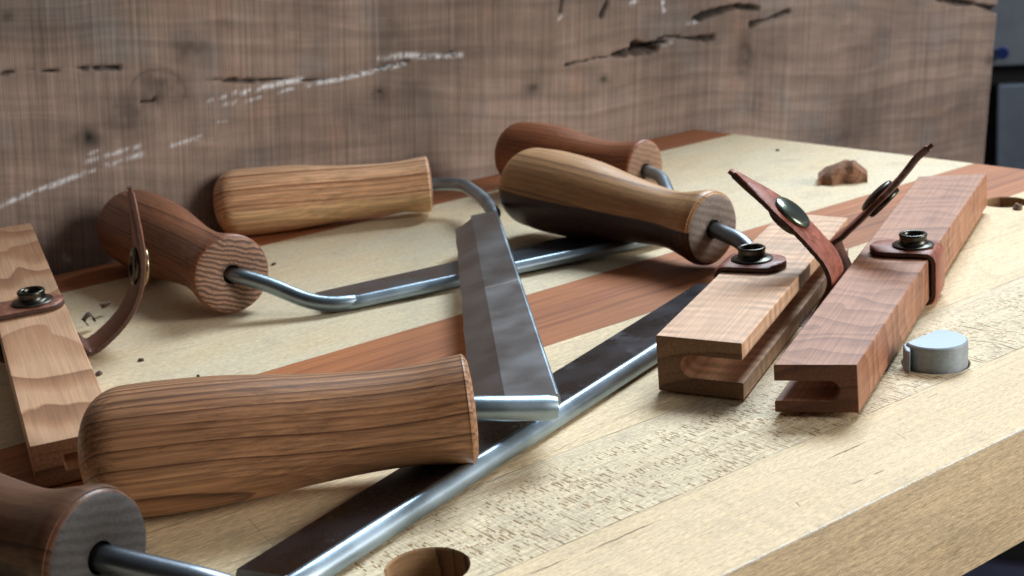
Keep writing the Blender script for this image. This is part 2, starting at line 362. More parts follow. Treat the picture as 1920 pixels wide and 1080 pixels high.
def build_bench():
    root = empty('workbench', ab(150, 390, -.033), 'laminated maple workbench top with cherry stripes and a torn-grain strip', 'workbench')
    holes = []
    for p, r in ((P(801, 1064), 9.6), (P(1754, 680), 9.7), (P(1884, 379), 9.6)):
        holes.append((p.dot(u)*1000, p.dot(v)*1000, r))
    bm = bmesh.new()
    N = 64
    def plate(b0, b1, mi, hs=()):
        """plank from b0 to b1 (mm), with real bored holes"""
        a0, a1 = A0, BEND; zt, zb = 0.0, -TH_B*1000
        cuts = [a0]
        for (ha, hb, r) in hs: cuts += [ha-r*1.6, ha+r*1.6]
        cuts += [a1]
        for i in range(len(cuts)-1):
            s0, s1 = cuts[i], cuts[i+1]
            if i % 2 == 0:
                for z_ in (zt, zb):
                    q = [bm.verts.new((x*.001, y*.001, z_*.001)) for x, y in ((s0, b0), (s1, b0), (s1, b1), (s0, b1))]
                    f = bm.faces.new(q if z_ == zt else q[::-1]); f.material_index = mi
            else:
                ha, hb, r = hs[i//2]
                for z_ in (zt, zb):
                    inner = []; outer = []
                    for k in range(N):
                        t = 2*math.pi*(k+.5)/N; cx, sx = math.cos(t), math.sin(t)
                        rr = r+.35 if z_ == zt else r
                        inner.append(bm.verts.new(((ha+rr*cx)*.001, (hb+rr*sx)*.001, z_*.001)))
                        tx = ((s1-ha) if cx > 0 else (s0-ha))/cx if abs(cx) > 1e-6 else 1e9
                        ty = ((b1-hb) if sx > 0 else (b0-hb))/sx if abs(sx) > 1e-6 else 1e9
                        tt = min(tx, ty)
                        outer.append(bm.verts.new(((ha+tt*cx)*.001, (hb+tt*sx)*.001, z_*.001)))
                    for k in range(N):
                        j = (k+1) % N
                        q = [outer[k], outer[j], inner[j], inner[k]]
                        f = bm.faces.new(q if z_ == zt else q[::-1]); f.material_index = mi
                        # fill rectangle corners
                        co1, co2 = outer[k].co, outer[j].co
                        if abs(co1.x-co2.x) > 1e-6 and abs(co1.y-co2.y) > 1e-6:
                            cxr = (s1 if co1.x+co2.x > 2*ha*.001 else s0)*.001; cyr = (b1 if co1.y+co2.y > 2*hb*.001 else b0)*.001
                            w = bm.verts.new((cxr, cyr, z_*.001)); f = bm.faces.new((outer[k], w, outer[j])); f.material_index = mi
                # bore wall
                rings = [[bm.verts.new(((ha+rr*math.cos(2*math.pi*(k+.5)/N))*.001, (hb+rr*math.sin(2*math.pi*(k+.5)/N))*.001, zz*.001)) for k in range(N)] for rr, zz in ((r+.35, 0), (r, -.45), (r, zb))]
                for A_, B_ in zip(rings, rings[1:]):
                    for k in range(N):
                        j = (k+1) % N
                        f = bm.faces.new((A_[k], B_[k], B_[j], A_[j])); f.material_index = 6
        # end faces
        for a_ in (a0, a1):
            q = [bm.verts.new((a_*.001, y*.001, z_*.001)) for y, z_ in ((b0, zt), (b1, zt), (b1, zb), (b0, zb))]
            f = bm.faces.new(q); f.material_index = mi
    plate(228, 270, 1, [(h[0], h[1], h[2]) for h in holes[:2]])
    plate(270, 308, 2)
    plate(308, 396.5, 2, [holes[2]]); plate(396.5, 560, 4); plate(560, B1, 5)
    bmesh.ops.remove_doubles(bm, verts=bm.verts, dist=1e-6)
    bmesh.ops.bisect_plane(bm, geom=bm.verts[:]+bm.edges[:]+bm.faces[:], plane_co=(0, .3435, 0), plane_no=(0, 1, 0))
    for f in bm.faces:
        yy = f.calc_center_median().y
        if f.material_index == 2 and .3435 < yy < .3965: f.material_index = 3
    # front strip with a small irregular broken arris, built as a long loft
    prof_n = 5; ns = 900; prev = None
    for i in range(ns+1):
        a_ = A0+(BEND-A0)*i/ns
        c_ = .55+.45*mnoise.noise(Vector((a_*.21, 1, 3)))+.5*max(0, mnoise.noise(Vector((a_*.9, 5, 3))))
        c_ = max(.18, c_)
        pts = [(228, 0), (B0+c_*1.2, 0), (B0+c_*.3, -c_*.45), (B0, -c_*1.2), (B0, -TH_B*1000+.6), (B0+.6, -TH_B*1000), (228, -TH_B*1000)]
        cur = [bm.verts.new((a_*.001, y*.001, z_*.001)) for y, z_ in pts]
        if prev:
            for k in range(len(pts)-1):
                f = bm.faces.new((prev[k], cur[k], cur[k+1], prev[k+1])); f.material_index = 0
        else: bm.faces.new(cur[::-1])
        prev = cur
    bm.faces.new(prev)
    bmesh.ops.remove_doubles(bm, verts=bm.verts, dist=1e-6)
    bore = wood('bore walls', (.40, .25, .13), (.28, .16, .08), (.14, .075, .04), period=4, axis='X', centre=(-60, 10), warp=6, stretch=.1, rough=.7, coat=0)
    me_mats = [maple_front, maple_tear, maple_mid, cherry1, maple_wide, cherry2, bore]
    o = link('bench_top', bm, me_mats, root, bench_frame, smooth=30)
    # under-frame of the bench, out of direct light
    bm = bmesh.new()
    for (a0, a1, b0, b1, z0, z1) in ((-100, -20, 400, 470, -.82, -.034), (460, 530, 420, 480, -.82, -.034), (-20, 460, 430, 460, -.16, -.036)):
        vs = [bm.verts.new((x*.001, y*.001, z_)) for z_ in (z0, z1) for x, y in ((a0, b0), (a1, b0), (a1, b1), (a0, b1))]
        for q in ((0, 1, 2, 3), (4, 7, 6, 5), (0, 4, 5, 1), (1, 5, 6, 2), (2, 6, 7, 3), (3, 7, 4, 0)): bm.faces.new([vs[i] for i in q])
    link('under_frame', bm, maple_back, root, bench_frame, smooth=0, bevel=.002)
    return holes
HOLES = build_bench()

# ------------------------------------------------------------------ rough slab standing behind the bench
def build_slab():
    pb = v*.597; SL = math.radians(6.5)
    sx = (u*math.cos(SL) - Z*math.sin(SL)); sz = (u*math.sin(SL) + Z*math.cos(SL))
    org = onplane(140, 506, pb, v)
    fr = Matrix((sx, v, sz)).transposed().to_4x4(); fr.translation = org     # x along slab, y into it, z up the slab
    inv = fr.inverted()
    def L(x, y):
        q = inv @ onplane(x, y, pb, v); return (q.x*1000, q.z*1000)
    xr = L(1857, 160)[0]
    x0, x1, z0, z1 = -330.0, xr, -14.0, 300.0
    nx, nz = 860, 250
    X = np.linspace(x0, x1, nx); Zz = np.concatenate([np.linspace(z0, 185, 200), np.linspace(185, z1, 51)[1:]])
    GX, GZ = np.meshgrid(X, Zz)
    def seg(pts, close=0):
        d = np.full(GX.shape, 1e9)
        q = [L(*p) for p in pts]
        for (ax, az), (bx, bz) in zip(q, q[1:]):
            dx, dz = bx-ax, bz-az; t = np.clip(((GX-ax)*dx+(GZ-az)*dz)/(dx*dx+dz*dz), 0, 1)
            d = np.minimum(d, np.hypot(GX-ax-t*dx, GZ-az-t*dz))
        return d
    def n2(fx, fz, sd):
        rs = np.random.RandomState(sd); g = rs.rand(400, 400)
        ax = (GX-x0)*fx; az = (GZ-z0)*fz; ix = ax.astype(int); iz = az.astype(int); tx = ax-ix; tz = az-iz
        tx = tx*tx*(3-2*tx); tz = tz*tz*(3-2*tz); ix %= 399; iz %= 399
        return (g[iz, ix]*(1-tx)+g[iz, ix+1]*tx)*(1-tz)+(g[iz+1, ix]*(1-tx)+g[iz+1, ix+1]*tx)*tz
    depth = np.zeros(GX.shape); chalk = np.zeros(GX.shape); stain_shade = np.zeros(GX.shape)
    def crack(pts, w, dep):
        nonlocal depth, stain_shade
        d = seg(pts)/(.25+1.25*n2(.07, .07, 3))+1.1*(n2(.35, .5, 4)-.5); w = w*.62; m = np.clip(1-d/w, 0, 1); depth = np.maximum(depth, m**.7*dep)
        stain_shade = np.maximum(stain_shade, np.clip(1.25-d/w, 0, 1))  # shade inside the cracks put into the colour, together with their dirt
    crack([(0, 139), (30, 132), (60, 131), (95, 133), (130, 129), (225, 126)], 1.5, 4)
    crack([(388, 147), (430, 151), (480, 151), (530, 148), (575, 151), (640, 146), (700, 132), (750, 118), (800, 104), (850, 100)], 1.2, 3)
    crack([(262, 189), (290, 191), (320, 190)], 1.3, 3); crack([(290, 190), (292, 165)], .8, 2); crack([(298, 188), (304, 178)], .7, 2)
    crack([(1150, 104), (1185, 94), (1215, 86), (1248, 78)], 2.8, 7); crack([(1195, 88), (1230, 84)], 6.5, 13)
    crack([(1232, 76), (1250, 67), (1290, 71), (1335, 72)], 3.0, 5)
    crack([(1060, 122), (1110, 110), (1160, 103)], 1.2, 1.5)
    crack([(1300, 37), (1340, 22), (1380, 12), (1425, 15)], 3.2, 5); crack([(1408, 46), (1440, 36), (1480, 20)], 2.8, 4)
    crack([(1055, -10), (1050, 25)], 2.5, 2); crack([(1140, 0), (1128, 30)], 2.5, 2); crack([(1760, -4), (1830, 8), (1885, 22)], 4.0, 5)
    crack([(700, 175), (712, 172)], 1.5, 1)
    # soft brown marks: knots and bruises that belong to the wood
    for (px, py, rx, ry, s_) in ((297, 168, 16, 12, .55), (163, 258, 7, 5, .8), (240, 210, 15, 16, .45), (355, 95, 14, 9, .5), (730, 60, 16, 12, .3), (775, 165, 10, 8, .4), (712, 175, 5, 5, .5), (1000, 165, 7, 6, .55), (1132, 150, 4, 3, .7), (1395, 100, 9, 15, .6), (1420, 190, 14, 13, .35), (1855, 110, 6, 6, .5), (1570, 255, 30, 10, .35), (1230, 270, 20, 6, .3), (15, 32, 3, 3, .7), (420, 45, 10, 4, .3), (80, 60, 26, 12, .25), (560, 35, 30, 12, .25), (1330, 330, 60, 5, .2)):
        cx, cz = L(px, py); q = ((GX-cx)/rx)**2+((GZ-cz)/ry)**2; stain_shade = np.maximum(stain_shade, s_*np.exp(-q*1.2)*(.6+.8*n2(.3, .3, 8)))
    cx, cz = L(297, 172); q = np.sqrt(((GX-cx)/13)**2+((GZ-cz)/10)**2); stain_shade = np.maximum(stain_shade, .5*np.exp(-((q-1)/.12)**2)*(GZ > cz-4))
    def mark(pts, w, amt, sd=5):
        nonlocal chalk
        d = seg(pts); m = np.clip(1.25-d/(w*.85), 0, 1)*amt; m = m*np.clip((n2(.55, .9, sd)-.12)*2.4, 0, 1); chalk = np.maximum(chalk, m)
    for pts, w, a_ in (([(-20, 396), (20, 378), (68, 357)], 1.3, 1), ([(75, 355), (86, 350)], 1.2, 1), ([(95, 349), (137, 332)], 1.5, 1), ([(142, 331), (178, 318)], 1.1, .8),
                       ([(163, 303), (182, 297)], 1.3, .7), ([(170, 288), (182, 282)], 1.2, .7), ([(200, 291), (262, 274)], 1.3, .75), ([(200, 309), (225, 303)], 1.3, .7), ([(234, 299), (266, 289)], 1.4, .85),
                       ([(322, 273), (374, 257)], 1.2, .8), ([(391, 191), (398, 186)], 1.1, .7), ([(414, 184), (424, 180)], 1.2, .8), ([(437, 178), (441, 172)], 1.2, .8), ([(414, 199), (426, 194)], 1.2, .7), ([(437, 195), (441, 188)], 1.1, .7), ([(408, 228), (424, 226)], 1, .55),
                       ([(455, 174), (500, 162), (566, 148)], 1.7, 1), ([(458, 191), (488, 182)], 1.1, .6), ([(520, 173), (548, 166)], 1.1, .7),
                       ([(572, 160), (640, 148), (700, 134), (758, 120)], 1.4, .95), ([(712, 110), (760, 103), (800, 106), (865, 103)], 1.9, .85), ([(1183, 8), (1192, 2)], 2, .8), ([(1243, 4), (1246, 20)], 2, .8), ([(1290, 43), (1306, 40)], 1.5, .8), ([(1188, 92), (1196, 88)], 1.6, .8), ([(1245, 85), (1262, 78)], 1.5, .5), ([(1047, 36), (1052, 30)], 1.5, .5), ([(120, 478), (128, 487)], 2, .5)):
        mark(pts, w, a_)
    Y = depth + (n2(.12, .012, 11)-.5)*.7 + (n2(.5, .02, 12)-.5)*.22 + (n2(.03, .05, 13)-.5)*.8
    # ragged bottom arris
    Yb = np.clip((z0+3-GZ), 0, 3)*(.3+.9*n2(.2, .2, 15)); Y = Y+Yb
    verts = np.stack([GX, Y, GZ], -1).reshape(-1, 3)*.001
    # end of the slab follows the saw cut
    idx = np.arange(nx*nz if len(Zz) == nz else nx*len(Zz)).reshape(len(Zz), nx); nz = len(Zz)
    faces = np.stack([idx[:-1, :-1], idx[:-1, 1:], idx[1:, 1:], idx[1:, :-1]], -1).reshape(-1, 4)
    base = len(verts); T = .042
    rim = list(idx[0, :]) + list(idx[1:, -1]) + list(idx[-1, -2::-1]) + list(idx[-2:0:-1, 0])
    back = verts[rim].copy(); back[:, 1] = T
    allv = np.concatenate([verts, back]); fl = faces.tolist(); m = len(rim)
    for i in range(m):
        j = (i+1) % m; fl.append([rim[j], rim[i], base+i, base+j])
    fl.append([base+i for i in range(m)])
    me = bpy.data.meshes.new('rough_slab'); me.from_pydata(allv.tolist(), [], fl); me.update()
    for nm, arr in (('chalk', chalk), ('stain_shade', stain_shade)):
        at = me.attributes.new(nm, 'FLOAT', 'POINT'); at.data.foreach_set('value', np.concatenate([arr.reshape(-1), np.zeros(m)]).astype(np.float32))
    me.polygons.foreach_set('use_smooth', [True]*len(faces)+[False]*(len(fl)-len(faces)))
    s = M('weathered walnut'); V = s.coord(1000)
    Vs = s.vm('MULTIPLY', V, (.1, 1, 1))
    W = s.vm('SCALE', s.vm('SUBTRACT', s.noise(s.vm('MULTIPLY', V, (.35, 1, 1)), .012, 3, .5, True), (.5, .5, .5)), sc=50)
    x, y, z = s.sep(s.vm('ADD', V, W))
    fr_ = s.math('FRACT', s.math('DIVIDE', z, 11.0)); ring = s.ramp(fr_, [(0, 0), (.45, .4), (.8, 1), (.92, .6), (1, 0)])
    blo = s.noise(s.vm('MULTIPLY', V, (.6, 1, 1)), .012, 4, .6); bl2 = s.noise(s.vm('ADD', V, (300, 0, 90)), .018, 3, .6)
    c = s.mix(s.mr(blo, .32, .68), (.18, .138, .117), (.395, .30, .256))
    c = s.mix(s.mr(bl2, .5, .72, 0, .5), c, (.22, .225, .23))
    c = s.mix(s.mr(s.noise(s.vm('ADD', V, (0, 0, 500)), .02, 2), .56, .7, 0, .35), c, (.38, .23, .165))
    ringm = s.math('MULTIPLY', ring, s.mr(s.sep(V)[0], -100, 300, .18, .42)); c = s.mix(s.math('MULTIPLY', ringm, .7), c, (.13, .095, .085))
    saw = s.noise(s.vm('MULTIPLY', V, (1, 1, .012)), .55, 4, .7)       # saw marks across the grain
    saw2 = s.noise(s.vm('MULTIPLY', V, (1, 1, .03)), 1.4, 3, .7)
    k = s.math('ADD', s.mr(saw, .3, .7, .80, 1.18), s.math('MULTIPLY', s.math('SUBTRACT', saw2, .5), .5))
    k = s.math('MULTIPLY', k, s.mr(s.noise(s.vm('MULTIPLY', s.vm('ADD', V, W), (.02, 1, 1)), .3, 3, .55), .3, .7, .90, 1.10))
    c = s.mix(1.0, c, s.comb(k, k, k), 'MULTIPLY')
    c = s.mix(s.math('MULTIPLY', s.attr('stain_shade'), .95), c, (.014, .012, .012))
    ch = s.math('MULTIPLY', s.attr('chalk'), s.mr(s.math('ADD', saw, s.math('MULTIPLY', saw2, .5)), .62, .78, .25, 1.0))
    c = s.mix(ch, c, (.80, .83, .90))
    h = s.math('ADD', s.math('MULTIPLY', saw, 1.2), s.math('MULTIPLY', saw2, .5))
    s.bs(Base_Color=c, Roughness=.8, Normal=s.bump(h, .8, .0006)); s.b.inputs['Specular IOR Level'].default_value = .3
    me.materials.append(s.m)
    o = bpy.data.objects.new('rough_slab', me); COL.objects.link(o); o.matrix_basis = fr
    tag(o, 'rough-sawn walnut slab with chalk marks and cracks standing behind the workbench', 'wood slab')
build_slab()

# ------------------------------------------------------------------ steel
st_rod = steel('bright steel rod', (.33, .42, .50), .36, dirty=1.0)
st_rod_dark = steel('dark steel rod', (.20, .23, .27), .34, dirty=.8)
st_a = steel('grey forged steel', (.35, .37, .40), .31, scratch=(1, .04, 1), dirty=.35, step=117.0)
st_bevel = steel('ground bevel', (.28, .275, .28), .34, scratch=(1, .04, 1), dirty=.3)
st_c = steel('blackened steel', (.085, .085, .10), .28, dirty=.3, specks=.9)
st_b = steel('blue grey steel', (.17, .22, .28), .30, dirty=.3)

# ------------------------------------------------------------------ handles
def handle(parent, p_end, p_butt, prof, mat, rod_r=.0032, up=Z, facemat=None):
    """prof: (t along 0..1, radius mm); local z runs from end face to butt"""
    d = p_butt-p_end; Ln = d.length; fr = frame(p_end, d, up)
    pts = []
    ts = [p[0] for p in prof]; rs = [p[1] for p in prof]
    P3 = [Vector((r*.001, t*Ln, 0)) for t, r in prof]; sm = spline(P3, 8)
    r0 = prof[0][1]*.001
    pr_ = [(0.0, .010), (rod_r+.0004, .010), (rod_r+.0005, .0002), (rod_r+.0018, -.0001), (r0*.62, -.0006), (r0*.86, -.0002), (r0-.0007, .0004), (r0-.0002, .0009)]
    pr_ += [(q.x, max(q.y, .0014)) for q in sm]
    rb = prof[-1][1]*.001; zb = Ln
    n = 14; cap = prof[-1][1]*.001*.80
    for k in range(1, n+1):
        a = math.pi/2*k/n; pr_.append((rb*math.cos(a)**.82 if k < n else 0.0, zb+cap*math.sin(a)**.82))
    bm = bmesh.new(); lathe(bm, pr_, 72)
    mats = [mat] + ([facemat] if facemat else [])
    if facemat:
        for f in bm.faces:
            if f.calc_center_median().z < .0003 and f.calc_center_median().xy.length > rod_r: f.material_index = 1
    return link('handle', bm, mats, parent, fr, smooth=50)

h_a1 = wood('streaked elm', (.45, .235, .12), (.29, .138, .07), (.13, .058, .032), turn=True, period=1.5, centre=(-70, -75), warp=5, wscale=.03, stretch=.09, fibre=1.0, rough=.44, coat=.08, pores=.8, ringamt=1.1)
h_a2 = wood('two-tone elm', (.86, .56, .35), (.62, .32, .17), (.27, .12, .062), period=1.9, centre=(-90, -60), warp=3, wscale=.03, stretch=.06, fibre=.9, rough=.45, coat=.08, pores=.7,
            two=((.84, .57, .33), (.76, .48, .26), (.60, .36, .18), -1.5))
h_b = wood('reddish ash', (.27, .105, .05), (.19, .07, .034), (.075, .026, .015), period=1.7, centre=(-80, -60), warp=3, wscale=.03, stretch=.10, fibre=.7, rough=.45, coat=.12, pores=.5, ringamt=1.1)
h_b2 = wood('reddish ash with pale edge', (.34, .115, .045), (.24, .078, .03), (.10, .03, .015), period=1.8, centre=(-40, -40), warp=4, wscale=.03, stretch=.10, fibre=.7, rough=.45, coat=.15, pores=.5,
            two=((.42, .20, .085), (.34, .15, .06), (.22, .09, .04), -7.5))
h_c1 = wood('brown heartwood handle', (.13, .06, .033), (.09, .04, .022), (.045, .02, .012), period=2.2, centre=(-60, -55), warp=5, stretch=.1, rough=.42, coat=.15, fibre=.5,
            two=((.035, .016, .012), (.026, .012, .009), (.016, .008, .007), 3.0))
h_c2 = wood('pale sapwood over dark heartwood', (.52, .29, .135), (.41, .22, .10), (.24, .12, .055), period=2.4, centre=(-70, -65), warp=4, stretch=.06, rough=.42, coat=.15, fibre=.5,
            two=((.055, .022, .014), (.04, .016, .011), (.022, .010, .008), 2.2))
def endgrain(name, a, b, per, cut=.6):
    s = M(name); V = s.coord(1000); W = s.vm('SCALE', s.vm('SUBTRACT', s.noise(V, .12, 2, .5, True), (.5, .5, .5)), sc=3.5)
    x, y, z = s.sep(s.vm('ADD', V, W)); t = s.math('FRACT', s.math('DIVIDE', s.math('ADD', s.math('MULTIPLY', x, .93), s.math('MULTIPLY', y, .36)), per))
    c = s.mix(s.ramp(t, [(0, 0), (.35, .1), (.6, 1), (.9, .8), (1, 0)]), a, b)
    n = s.noise(V, 1.4, 3, .7); k = s.mr(n, .3, .7, .75, 1.2); c = s.mix(1.0, c, s.comb(k, k, k), 'MULTIPLY')
    X, Y, _ = s.sep(V); r = s.vm('LENGTH', s.comb(X, Y, 0.0))
    dk = s.math('MULTIPLY', s.mr(r, 6.5, 3.6, 0, .75), s.mr(s.noise(V, .7, 2), .4, .6)); c = s.mix(dk, c, (.03, .02, .016))
    s.bs(Base_Color=c, Roughness=.68, Normal=s.bump(n, .5, .0003)); return s.m
e_b = endgrain('striped end grain', (.36, .21, .14), (.085, .045, .032), 1.9)
e_b2 = endgrain('pale end grain', (.36, .22, .15), (.26, .15, .10), 2.6)
e_c = endgrain('grey end grain', (.050, .046, .047), (.032, .028, .028), 2.6)
e_c2 = endgrain('pale grey end grain', (.27, .23, .21), (.20, .165, .145), 3.0)
e_a = endgrain('brown end grain', (.38, .20, .10), (.24, .12, .06), 2.4)

# ------------------------------------------------------------------ drawknives
def knife(name, label, at):
    return empty(name, at, label, 'drawknife', 'drawknives lying on the workbench')
def blade(parent, S0, S1, wdir_pts, ts, mats, thick=.0042, ridge=.55, cut=.05, edge=.0012, bar=3.0, drop=3.2, flat=False, notch=None):
    """S0,S1: spine line; wdir_pts: points on the cutting edge opposite S0 and S1; bar: the thick rounded back of the blade (mm)"""
    E0, E1 = wdir_pts; sd = (S1-S0); Ln = sd.length
    xd = sd.normalized(); w0 = E0-S0; nz_ = xd.cross(w0).normalized()
    if nz_.z < 0: nz_ = -nz_
    yd = nz_.cross(xd); M4 = Matrix((xd, yd, nz_)).transposed().to_4x4(); M4.translation = S0; inv = M4.inverted()
    e0 = inv @ E0; e1 = inv @ E1; bm = bmesh.new(); prev = None; n = 40; sharp = set()
    g = 1 if e0.y > 0 else -1; tm = thick*500
    if flat: back = [(-.25*bar, tm), (-.8*bar, tm-.35), (-bar, tm-1.0), (-bar*.98, -tm*.6), (-bar*.8, -tm)]
    else: back = [(-.06*bar, tm+.10), (-.34*bar, tm-.02), (-.44*bar, tm-.16), (-.54*bar, tm-.42), (-.92*bar, tm-1.9), (-bar, -drop*.35), (-bar, -drop*.8), (-.9*bar, -drop)]
    stations = [0.0, cut*.5, cut] + [cut+(1-2*cut)*k/n for k in range(1, n)] + [1-cut, 1-cut*.5, 1.0]
    tn = -1
    if notch is not None:   # the flat blade starts a little way along its thick back, with a square step
        tn = (notch-S0).dot(xd)/Ln; stations = sorted([t for t in stations if not 0 < t < tn+.004]+[tn-.0005, tn])
    for t in stations:
        k = 1.0
        if t < tn-1e-6: k = .06
        elif t < cut and tn < 0: k = ridge+.06+(1-ridge-.06)*(t/cut)
        if t > 1-cut: k = ridge+.06+(1-ridge-.06)*((1-t)/cut)
        wob = .00012*math.sin(t*23)+.0001*math.sin(t*61)+.00008*math.sin(t*171)
        wy = e0.y+(e1.y-e0.y)*t; zz = e0.z+(e1.z-e0.z)*t
        E = (wy*k+wob*g, zz*k); Rg = (wy*ridge*min(1, k*1.0+0.0) if k < .1 else wy*ridge, zz*ridge if k > .1 else 0.0); x = t*Ln
        if k < .1: E = (wy*k, 0.0)
        row = [(x, 0, thick/2), (x, Rg[0], Rg[1]+thick/2), (x, E[0], E[1]-thick/2+edge), (x, E[0], E[1]-thick/2), (x, Rg[0], Rg[1]-thick/2), (x, 0, -thick/2)]
        kb = 1.0
        if not flat:
            kk_ = max(0, min(1, min(x, Ln-x)/.010)); kb = .40+.60*kk_*kk_*(3-2*kk_)
        row += [(x, q[0]*.001*g*kb, (q[1]*kb+(q[1]*.6)*(1-kb))*.001) for q in back[::-1]]
        cur = [bm.verts.new(q) for q in row]
        for i in ((0, 1, 2, 3) if t not in (0.0, 1.0) else range(len(cur))): sharp.add(cur[i])
        if prev:
            m = len(cur)
            for i in range(m):
                f = bm.faces.new((prev[i], prev[(i+1) % m], cur[(i+1) % m], cur[i]))
                if i in (1, 2): f.material_index = 1
                if i >= 5: f.material_index = 2
        else: bm.faces.new(cur[::-1])
        prev = cur
    bm.faces.new(prev)
    return link('blade', bm, mats, parent, M4, smooth=50, sharp=sharp)

# --- A: the nearest knife, lying on the other two
kA = knife('drawknife', 'drawknife with streaked brown handle in front, its wide grey blade lying across the other two', P(960, 600, .006))
S0 = P(1044, 752, .0138); S1 = P(930, 402, .0143)
aE = P(884, 766, .0175); a2E = P(806, 345, .0150)
def tang(parent, pts, r, mat, rads=.008):
    bm = bmesh.new(); sweep(bm, fillet(pts, rads, 8), r, 24); link('tang_rod', bm, mat, parent, smooth=50)
sA = (S1-S0).normalized()
nearA = P(1043, 764, .0142)
tang(kA, [P(820, 772, .0175), aE, P(960, 766, .0158), nearA], lambda p: .0034 if (p-nearA).length > .0012 else .0030, st_rod)
tang(kA, [P(700, 357, .0150), a2E, P(868, 345, .0150), P(908, 374, .0146), S1+sA*.002-Z*.0010, S1-sA*.012-Z*.0016], lambda p: .0030 if (p-S1).dot(sA) > .006 else max(.0012, .0030-.0018*min(1, (.006-(p-S1).dot(sA))/.008)), st_rod, [0, .02, .02, .012, .004, 0])
E0 = P(879, 752, .0120); E1 = P(851, 409, .0125)
blade(kA, S0+Z*.0006-sA*.0005, S1, (E0+Z*.0006-sA*.0005, E1), None, [st_a, st_bevel, st_rod], thick=.0034, ridge=.58, cut=.045, bar=1.0, flat=True)
profA = [(0, 14.6), (.06, 14.1), (.16, 13.1), (.28, 13.0), (.45, 14.0), (.6, 15.4), (.75, 16.6), (.9, 17.1), (1.0, 17.1)]
handle(kA, aE, P(256, 845, .0172), profA, h_a1, facemat=e_a)
handle(kA, a2E, P(452, 380, .0160), [(t, r*.93*(1.0 if t > .3 else 1.0)) for t, r in profA], h_a2, facemat=e_b2)

# --- B: the far knife
kB = knife('drawknife', 'farthest drawknife, reddish handles with a striped end grain face, lying under the wide grey blade', P(850, 530, .003))
bE = P(436, 515, .0165); b2E = P(1211, 321, .0150)
b0_, b1_ = P(606, 577, .0032), P(1262, 434, .0045); sB = (b1_-b0_).normalized()
def tapered(o, d, q0, q1, r0, r1):
    def f(p):
        if (p-o-d*(p-o).dot(d)).length > .004: return r0
        k = max(0, min(1, ((p-o).dot(d)-q0)/(q1-q0))); return r0+(r1-r0)*k*k*(3-2*k)
    return f
tang(kB, [P(380, 500, .0165), bE, P(500, 532, .0125), b0_, b0_+sB*.024-Z*.0006], tapered(b0_, sB, .008, .020, .0030, .0018), st_rod, [0, .01, .01, .014, 0])
tang(kB, [P(1170, 315, .015), b2E, P(1240, 331, .0150), P(1257, 372, .012), b1_, b1_-sB*.02], .0029, st_rod, [0, .004, .008, .008, .012, 0])
blade(kB, b0_+sB*.0030+Z*.0006, P(1245, 438, .0050), (P(613, 549, .0022), P(1232, 410, .0030)), None, [st_b, st_b, st_rod], thick=.0030, ridge=.9, cut=.01, bar=2.9, drop=3.0, notch=P(622, 573, .0036))
profB = [(0, 15.2), (.05, 15.0), (.13, 13.6), (.25, 12.4), (.4, 12.8), (.55, 14.6), (.7, 16.4), (.88, 17.2), (1.0, 17.0)]
handle(kB, bE, P(258, 428, .0178), profB, h_b, facemat=e_b)
handle(kB, b2E, P(985, 290, .0185), [(t, r*.97) for t, r in profB], h_b2, facemat=e_b2)

# --- C: the dark bladed knife
kC = knife('drawknife', 'drawknife with long blackened blade and half pale, half dark handles with grey end faces', P(1000, 750, .003))
cE = P(190, 1046, .0165); c2E = P(1338, 430, .0165)
cdir = (u*(-.43)+v*.90).normalized()
c0_, c1_ = P(495, 1128, .0033), P(1432, 528, .0040); sC = (c1_-c0_).normalized()
oC = Vector((sC.y, -sC.x, 0))*.0009
qC = (P(540, 1092, .0042)-c0_).dot(sC)
tang(kC, [cE+cdir*.02, cE, P(400, 1095, .0100), c0_, c0_+sC*(qC+.012)+oC-Z*.0004], tapered(c0_, sC, .004, .012, .0031, .0018), st_rod_dark, [0, .008, .010, .010, 0])
tang(kC, [P(1290, 415, .0165), c2E, P(1402, 457, .0150), c1_, c1_-sC*.02], .0031, st_rod_dark, [0, .006, .010, .010, 0])
blade(kC, c0_+sC*.0015+Z*.0009, P(1405, 540, .0042), (P(458, 1068, .0020), P(1340, 517, .0020)), None, [st_c, st_c, st_rod], thick=.0032, ridge=.93, cut=.012, bar=3.1, drop=3.4, notch=P(540, 1092, .0042))
profC = [(0, 14.0), (.04, 14.6), (.10, 13.2), (.20, 11.4), (.34, 12.2), (.5, 14.2), (.68, 16.8), (.88, 17.8), (1.0, 17.3)]
handle(kC, cE, cE+cdir*.098+Z*.002, [(t, r*1.05) for t, r in profC], h_c1, facemat=e_c)
handle(kC, c2E, P(1008, 352, .0215), profC, h_c2, facemat=e_c2)

# ------------------------------------------------------------------ blade guards
lea_red = leather('red brown leather', (.30, .088, .055)); lea_dark = leather('dark brown leather', (.085, .03, .022)); lea_edge = leather('cut leather edge', (.075, .040, .030), True)
lea_mid = leather('mid brown leather', (.25, .095, .06)); lea_dull = leather('dull brown leather', (.15, .065, .045))
m_snap = steel('antique snap metal', (.075, .075, .065), .28, dirty=.5); m_cap = steel('greenish snap cap', (.17, .20, .165), .24, dirty=.3)
m_brass = steel('brassy snap cap', (.34, .29, .17), .25, dirty=.4)

